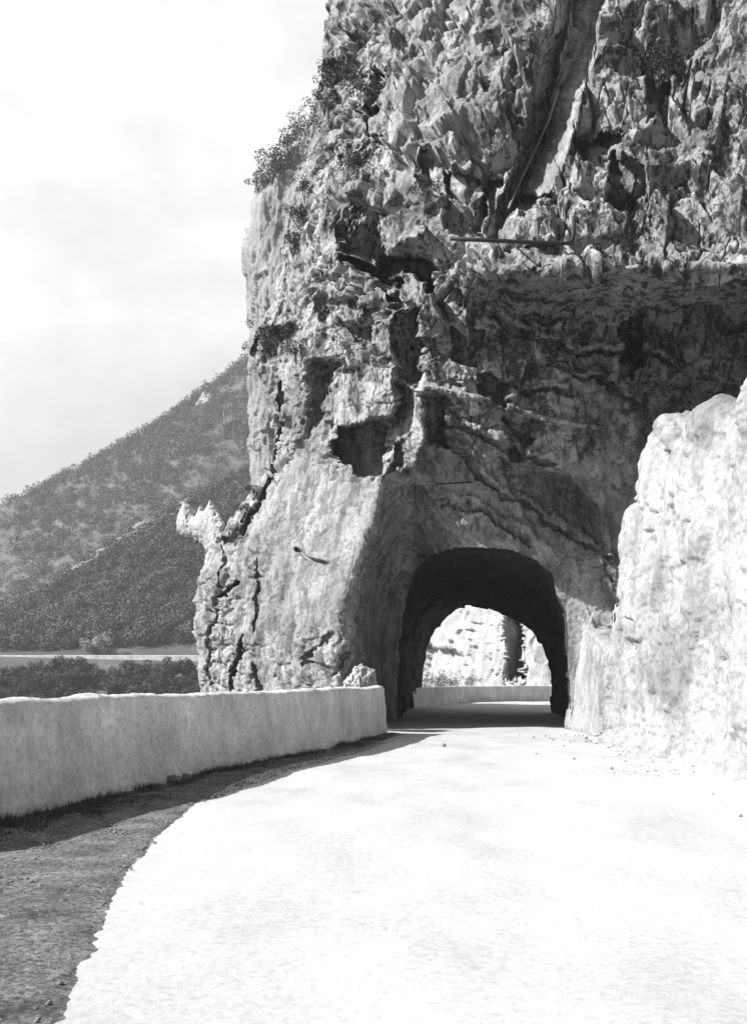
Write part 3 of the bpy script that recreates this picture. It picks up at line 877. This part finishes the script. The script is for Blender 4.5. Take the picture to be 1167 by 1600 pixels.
FCG = FCG + grid_normals(FCG) * (0.7 * fb + 0.35 * fb2 + 0.16 * fb3 + 0.6 * fbm(FCG, 2.5, 5, 435, (1, 1, 1.6), 0.6))[..., None]
fcl = tag(grid_mesh('far_cliff', FCG, M_FAR), 'pale hazy cliff standing behind the main cliff', kind='structure')

# cliff seen through the tunnel
rows = []
for y in (300, 700, 850, 900, 950, 1000, 1040, 1075, 1130):
    lean = (1075 - y) / 1500 * 6
    rows.append([P(a, y, d + lean) for a, d in [(560, 92), (640, 84), (690, 79), (750, 73), (800, 69.5), (870, 67), (950, 64), (1100, 60)]])
TC = resample(np.array(rows), [30, 40, 40, 45, 45, 36, 32, 20], [20, 34, 44, 40, 50, 40, 20])
tpx, tpy = to_px(TC)
td = np.zeros(tpx.shape)
tj = tpx + 2.5 * fbm(TC, 1.2, 3, 441)
tjy = tpy + 2.5 * fbm(TC, 1.2, 3, 442)
td += 3.5 * np.clip((tj - 786) / 24, 0, 1) * sstep(-1, 1, poly_sd(tj, tjy, [(786, 985), (796, 950), (816, 950), (816, 1060), (780, 1064), (796, 1030)]))
td += 1.5 * sstep(-2, 2, poly_sd(tj, tjy, [(630, 1008), (705, 1012), (738, 1026), (700, 1046), (630, 1046)]))
TC = push_ray(TC, td)
tb1, _ = blocks(TC, 2.6, 443, (0.8, 1, 1.8))
tb2, _ = blocks(TC, 0.9, 445, (0.8, 1, 1.5))
tnn = face_camera(TC, grid_normals(TC))
TC = TC + tnn * (0.45 * tb1 + 0.22 * tb2 + 0.2 * fbm(TC, 1.5, 4, 447))[..., None]
tag(grid_mesh('rock_slope', TC, M_PALE, flip=True), 'sunlit cliff beyond the tunnel', kind='structure')

# ------------------------------------------------------------------ foliage
def leaf_cloud(centers, radii, n_leaf, size, rng, flat=0.8):
    """many small leaf-sized quads spread through rounded clumps"""
    K = len(centers)
    c = np.repeat(centers, n_leaf, 0)
    r = np.repeat(radii, n_leaf)
    v = rng.normal(size=(K * n_leaf, 3))
    v /= np.linalg.norm(v, axis=1, keepdims=True)
    rad = r * (0.45 + 0.6 * rng.random(K * n_leaf) ** 0.6)
    pos = c + v * rad[:, None] * np.array([1, 1, flat])
    nn = v + 0.45 * rng.normal(size=v.shape)
    nn /= np.linalg.norm(nn, axis=1, keepdims=True)
    a = np.cross(nn, rng.normal(size=v.shape))
    a /= np.linalg.norm(a, axis=1, keepdims=True)
    b_ = np.cross(nn, a)
    s = (r * size * (0.6 + 0.8 * rng.random(K * n_leaf)))[:, None]
    V = np.stack([pos - a * s, pos + b_ * s * 0.7, pos + a * s, pos - b_ * s * 0.7], 1).reshape(-1, 3)
    return V, np.arange(len(V)).reshape(-1, 4)

def scatter(grid, n, rng, pred=None):
    R, C = grid.shape[:2]
    out = []
    while len(out) < n:
        u, v = rng.random() * (R - 1), rng.random() * (C - 1)
        i, j = int(u), int(v)
        fu, fv = u - i, v - j
        p = (grid[i, j] * (1 - fu) * (1 - fv) + grid[i + 1, j] * fu * (1 - fv) + grid[i, j + 1] * (1 - fu) * fv + grid[i + 1, j + 1] * fu * fv)
        if pred is None or pred(p):
            out.append(p)
    return np.array(out)

def in_view(p):
    x = CX + p[0] / p[1] * F_PX
    return -220 < x < 560

pts = scatter(HILL[12:], 5200, RNG, in_view)
rad = 1.1 + 2.6 * RNG.random(len(pts)) ** 2
pts[:, 2] += rad * 0.5
V, Fq = leaf_cloud(pts, rad, 130, 0.125, RNG)
tag(mesh_from('wood', V, Fq, M_LEAF), 'low wood covering the mountainside', 'wood', kind='stuff')
pts = scatter(SPUR[12:61], 3600, RNG, in_view)
rad = 0.8 + 1.7 * RNG.random(len(pts)) ** 2
pts[:, 2] += rad * 0.5
V, Fq = leaf_cloud(pts, rad, 160, 0.11, RNG)
tag(mesh_from('wood', V, Fq, M_LEAF_SPUR), 'darker wood covering the lower spur', 'wood', kind='stuff')

def shrub(loc, r, h, rng, mat, label, group=None, name='shrub', n=2200):
    t = empty(name, tuple(loc), label, 'shrub', group)
    k = 16
    cen = rng.normal(size=(k, 3)) * np.array([r * 0.5, r * 0.4, h * 0.22]) + np.array([0, 0, h * 0.55])
    rr = rng.uniform(0.25, 0.5, k) * r
    V, Fq = leaf_cloud(cen, rr, n // k, 0.16, rng, 0.9)
    mesh_from('foliage', V, Fq, mat, t)
    V, Fc = [], []
    for s in range(5):
        a = rng.random() * 6.28
        tip = cen[s]
        o = len(V)
        for q in range(4):
            V.append((0.05 * r * math.cos(q * 1.57), 0.05 * r * math.sin(q * 1.57), -0.3))
        for q in range(4):
            V.append((tip[0] + 0.015 * r * math.cos(q * 1.57), tip[1] + 0.015 * r * math.sin(q * 1.57), tip[2]))
        Fc += [[o + q, o + (q + 1) % 4, o + 4 + (q + 1) % 4, o + 4 + q] for q in range(4)]
    mesh_from('stem', V, Fc, M_BARK, t)
    return t

def surf_at(grid, x, y):
    gx_, gy_ = to_px(grid)
    k = np.argmin((gx_ - x) ** 2 + (gy_ - y) ** 2)
    return grid.reshape(-1, 3)[k]

k = 0
for y, xs in ((1064, range(-20, 330, 26)), (1078, range(-30, 330, 30)), (1096, range(-30, 330, 34))):
    for x in xs:
        q = surf_at(SPUR, x + RNG.uniform(-8, 8), y + RNG.uniform(-4, 4))
        shrub(q, RNG.uniform(1.3, 2.2) * q[1] / 130, RNG.uniform(1.6, 2.7) * q[1] / 130, RNG, M_LEAF_DARK if RNG.random() < 0.6 else M_LEAF,
              'dark scrub bush on the slope below the far white parapet', 'bushes on the slope beyond the parapet wall')
        k += 1
q = surf_at(SPUR, 148, 1020)
shrub(q, 2.6, 3.6, RNG, plain('pale_leaf', 0.3), 'pale leafy bush beside the far white parapet')
for x, y, r in ((494, 185, 1.5), (482, 205, 1.8), (462, 232, 2.0), (450, 250, 1.8), (438, 262, 1.6), (425, 276, 1.7), (412, 288, 1.4), (470, 222, 1.6), (404, 294, 1.1)):
    q = surf_at(FCG, x, y)
    shrub(q + np.array([0, -1, -0.6]), r, r * 1.5, RNG, M_LEAF, 'small bush on the sloping top of the pale far cliff', 'bushes along the far cliff top', n=900)
for x, y, d in ((662, 1071, 61), (684, 1070, 63), (706, 1071, 64), (730, 1072, 66)):
    shrub(P(x, y, d) - np.array([0, 0, 0.4]), 0.7, 1.1, RNG, plain('dusty_leaf', 0.22), 'light bush behind the low wall seen through the tunnel', 'bushes beyond the tunnel', n=700)

for x, y, r in ((415, 528, 0.42), (432, 540, 0.5), (452, 532, 0.45), (464, 548, 0.35), (420, 552, 0.4), (388, 800, 0.3), (372, 835, 0.32), (402, 770, 0.28), (520, 120, 0.5), (548, 132, 0.55), (512, 165, 0.4), (575, 150, 0.4), (1030, 118, 0.5), (668, 300, 0.35), (555, 260, 0.4), (480, 300, 0.35), (470, 340, 0.4), (462, 385, 0.4), (505, 470, 0.3)):
    gx_, gy_ = to_px(CL)
    k_ = np.argmin((gx_ - x) ** 2 + (gy_ - y) ** 2 + 40 * CL[..., 1])
    q = CL.reshape(-1, 3)[k_]
    shrub(q + np.array([-0.1, -0.1, -0.25 * r]), r, r * 1.3, RNG, M_LEAF_DARK, 'small dark shrub rooted in a crack of the main cliff', 'shrubs rooted in the cliff', n=900)

# grass tufts and gravel along the parapet's foot
def wall_x(y):
    return np.interp(y, [q[1] for q in WALL_PATH], [q[0] for q in WALL_PATH])
V, Fc = [], []
clumps = [(RNG.uniform(3.5, 23.5), RNG.uniform(0.02, 0.3), RNG.uniform(0.08, 0.35), RNG.uniform(0.5, 1.3)) for _ in range(70)]
clumps += [(RNG.uniform(6, 11.5), RNG.uniform(0.05, 0.9), RNG.uniform(0.1, 0.3), RNG.uniform(0.4, 0.9)) for _ in range(45)]
for i in range(1500):
    cy_, co_, cs_, ch_ = clumps[int(RNG.integers(len(clumps)))]
    y = cy_ + RNG.normal() * cs_
    x = wall_x(y) + max(0.01, co_ + RNG.normal() * cs_ * 0.4)
    for bl in range(7):
        a = RNG.uniform(0, 6.28)
        h = RNG.uniform(0.02, 0.10) * ch_
        bx, by = x + abs(RNG.normal()) * 0.05, y + RNG.normal() * 0.05
        o = len(V)
        V += [(bx - 0.006 * math.sin(a), by + 0.006 * math.cos(a), 0.03), (bx + 0.006 * math.sin(a), by - 0.006 * math.cos(a), 0.03), (bx + math.cos(a) * h * 0.6, by + math.sin(a) * h * 0.6, 0.06 + h)]
        Fc.append([o, o + 1, o + 2])
tag(mesh_from('grass', V, Fc, M_GRASS), 'short dark grass along the foot of the parapet', 'grass', kind='stuff')

def pebbles(n, fn, smin, smax, rng):
    base = np.array([(1, 0, 0), (-1, 0, 0), (0, 1, 0), (0, -1, 0), (0, 0, 1), (0, 0, -1)], float)
    tri = np.array([(0, 2, 4), (2, 1, 4), (1, 3, 4), (3, 0, 4), (2, 0, 5), (1, 2, 5), (3, 1, 5), (0, 3, 5)])
    Vs, Fs = [], []
    for i in range(n):
        x, y, z0 = fn()
        s = smin + (smax - smin) * rng.random() ** 3
        v = base * (s * rng.uniform(0.6, 1.2, (6, 3)) * np.array([1, 1, 0.6]))
        a = rng.random() * 6.28
        R_ = np.array([[math.cos(a), -math.sin(a), 0], [math.sin(a), math.cos(a), 0], [0, 0, 1]])
        Vs.append(v @ R_.T + np.array([x, y, z0 + s * 0.05]))
        Fs.append(tri + 6 * i)
    return np.concatenate(Vs), np.concatenate(Fs)

def crest_pt():
    x = RNG.uniform(-30, 300)
    q = P(x + RNG.normal() * 3, np.interp(x, hp, crest) + abs(RNG.normal()) * 5 - 1, 233)
    return q[0], q[1], q[2] + 1.2
V, Fq = pebbles(170, crest_pt, 0.5, 2.2, RNG)
tag(mesh_from('boulders', V, Fq, M_FAR), 'pale rocks along the crest of the lower spur', 'boulders', kind='stuff')

def verge_pt():
    y = RNG.uniform(3.5, 22)
    t_ = RNG.random() ** 0.8 * 1.1
    x = wall_x(y) + t_ * np.interp(y, [3.5, 5.6, 9, 11, 25], [3.8, 3.0, 1.9, 1.25, 0.5])
    return x, y, float(road_height(np.array([x]), np.array([y]))[0]) + 0.012 + 0.03 * max(0.0, min(1.0, (1.05 - t_) * 2))
V, Fq = pebbles(9000, verge_pt, 0.005, 0.026, RNG)
tag(mesh_from('gravel', V, Fq, M_STONE), 'loose gravel on the dark verge', 'gravel', kind='stuff')
def road_pt():
    y = RNG.uniform(8, 26)
    x = 5.6 - abs(RNG.normal()) * 0.8
    return x, y, 0.01
V, Fq = pebbles(320, road_pt, 0.006, 0.045, RNG)
tag(mesh_from('gravel', V, Fq, M_STONE), 'stone chippings at the foot of the sunlit rock', 'gravel', kind='stuff')

def stone(px_, py_, s, label, group=None):
    d = EYE * F_PX / (py_ - HZ)
    c = P(px_, py_, d)
    u = np.linspace(0, math.pi, 10)
    v = np.linspace(0, 2 * math.pi, 17)
    U, Vv = np.meshgrid(u, v, indexing='ij')
    g = np.stack([np.sin(U) * np.cos(Vv), np.sin(U) * np.sin(Vv), 0.75 * np.cos(U)], -1)
    bb, _ = blocks(g + c, 0.8, 500)
    g = g * (1 + 0.25 * bb)[..., None] * s
    o = grid_mesh('stone', g, M_STONE)
    o.location = (c[0], c[1], 0.02 + s * 0.35)
    return tag(o, label, 'stone', group)
stone(693, 1167, 0.05, 'small stone lying alone on the sunlit road before the tunnel')
stone(272, 1226, 0.10, 'dark stone at the parapet foot, left of its pair')
stone(290, 1220, 0.08, 'dark stone at the parapet foot, right of its pair')

# ------------------------------------------------------------------ ironwork on the cliff
def tube(name, pts, r, mat, parent=None, seg=8):
    pts = [Vector(p) for p in pts]
    V, Fc = [], []
    for i, p in enumerate(pts):
        t = (pts[min(i + 1, len(pts) - 1)] - pts[max(i - 1, 0)]).normalized()
        a = t.cross(Vector((0, 1, 0.01))).normalized()
        b_ = t.cross(a).normalized()
        for k in range(seg):
            an = 2 * math.pi * k / seg
            V.append(p + (a * math.cos(an) + b_ * math.sin(an)) * r)
    for i in range(len(pts) - 1):
        for k in range(seg):
            Fc.append([i * seg + k, i * seg + (k + 1) % seg, (i + 1) * seg + (k + 1) % seg, (i + 1) * seg + k])
    Fc.append(list(range(seg))[::-1])
    Fc.append([(len(pts) - 1) * seg + k for k in range(seg)])
    return mesh_from(name, V, Fc, mat, parent, smooth=True)

CLF = CL.reshape(-1, 3)
cpx, cpy = to_px(CL)
def front(x, y, r=7):
    """nearest rock depth in a small window"""
    s = (np.abs(cpx - x) < r) & (np.abs(cpy - y) < r)
    return CL[..., 1][s].min() if s.any() else 24.0
dd = min(min(front(a, 375, 14) for a in range(700, 906, 8)), front(897, 350, 14)) - 0.12
pp = empty('pipe', tuple(P(705, 372, dd)), 'dark iron pipe fixed across the cliff above the ledge, bent up at its right end', 'pipe')
def rel(o, pts):
    return [Vector(p) - Vector(o.location) for p in pts]
tube('pipe_run', rel(pp, [P(703, 372, dd), P(760, 375, dd), P(830, 378, dd), P(880, 380, dd), P(889, 379, dd), P(894, 374, dd), P(896, 366, dd), P(897, 338, dd)]), 0.048, M_IRON, pp)
for x, y in ((712, 372), (800, 377), (870, 380)):
    tube('bracket', rel(pp, [P(x, y, dd), P(x, y + 2, dd + 1.2)]), 0.025, M_IRON, pp)
cab = [P(x, y, front(x, y, 8) - 0.12) for x, y in ((872, 140), (858, 186), (838, 230), (820, 268), (805, 300), (795, 324))]
tag(tube('cable', cab, 0.03, M_CABLE), 'thin pale cable running down the bright edge of the dark cleft', 'cable')
dr = min(front(a, 755, 6) for a in range(660, 738, 10)) - 0.1
tag(tube('iron_rod', [P(658, 757, dr), P(700, 755.5, dr), P(738, 753, dr)], 0.025, M_IRON), 'thin dark iron rod lying level on the rock above the tunnel', 'rod')
dp = front(660, 870, 8)
tag(tube('iron_peg', [P(654, 867, dp - 0.35), P(662, 870, dp - 0.2), P(670, 873, dp + 0.4)], 0.06, M_IRON), 'short dark iron peg at the upper left of the tunnel mouth', 'peg')

# ------------------------------------------------------------------ haze in the gorge
def box_mesh(name, lo, hi, mat):
    (x0, y0, z0), (x1, y1, z1) = lo, hi
    V = [(x0, y0, z0), (x1, y0, z0), (x1, y1, z0), (x0, y1, z0), (x0, y0, z1), (x1, y0, z1), (x1, y1, z1), (x0, y1, z1)]
    return mesh_from(name, V, [[0, 3, 2, 1], [4, 5, 6, 7], [0, 1, 5, 4], [1, 2, 6, 5], [2, 3, 7, 6], [3, 0, 4, 7]], mat)
hm = bpy.data.materials.new('haze_air')
hm.use_nodes = True
hn = hm.node_tree
hn.nodes.clear()
ho = hn.nodes.new('ShaderNodeOutputMaterial')
hv = hn.nodes.new('ShaderNodeVolumePrincipled')
hv.inputs['Color'].default_value = (0.9, 0.9, 0.9, 1)
hv.inputs['Density'].default_value = 0.00062
hn.links.new(hv.outputs[0], ho.inputs['Volume'])
allz = [max((o.matrix_world @ Vector(c)).z for c in o.bound_box) for o in COL.objects if o.type == 'MESH']
tag(box_mesh('haze', (-1600, -700, -66), (1600, 2500, max(allz) + 5), hm), 'thin pale haze filling the gorge', kind='stuff')
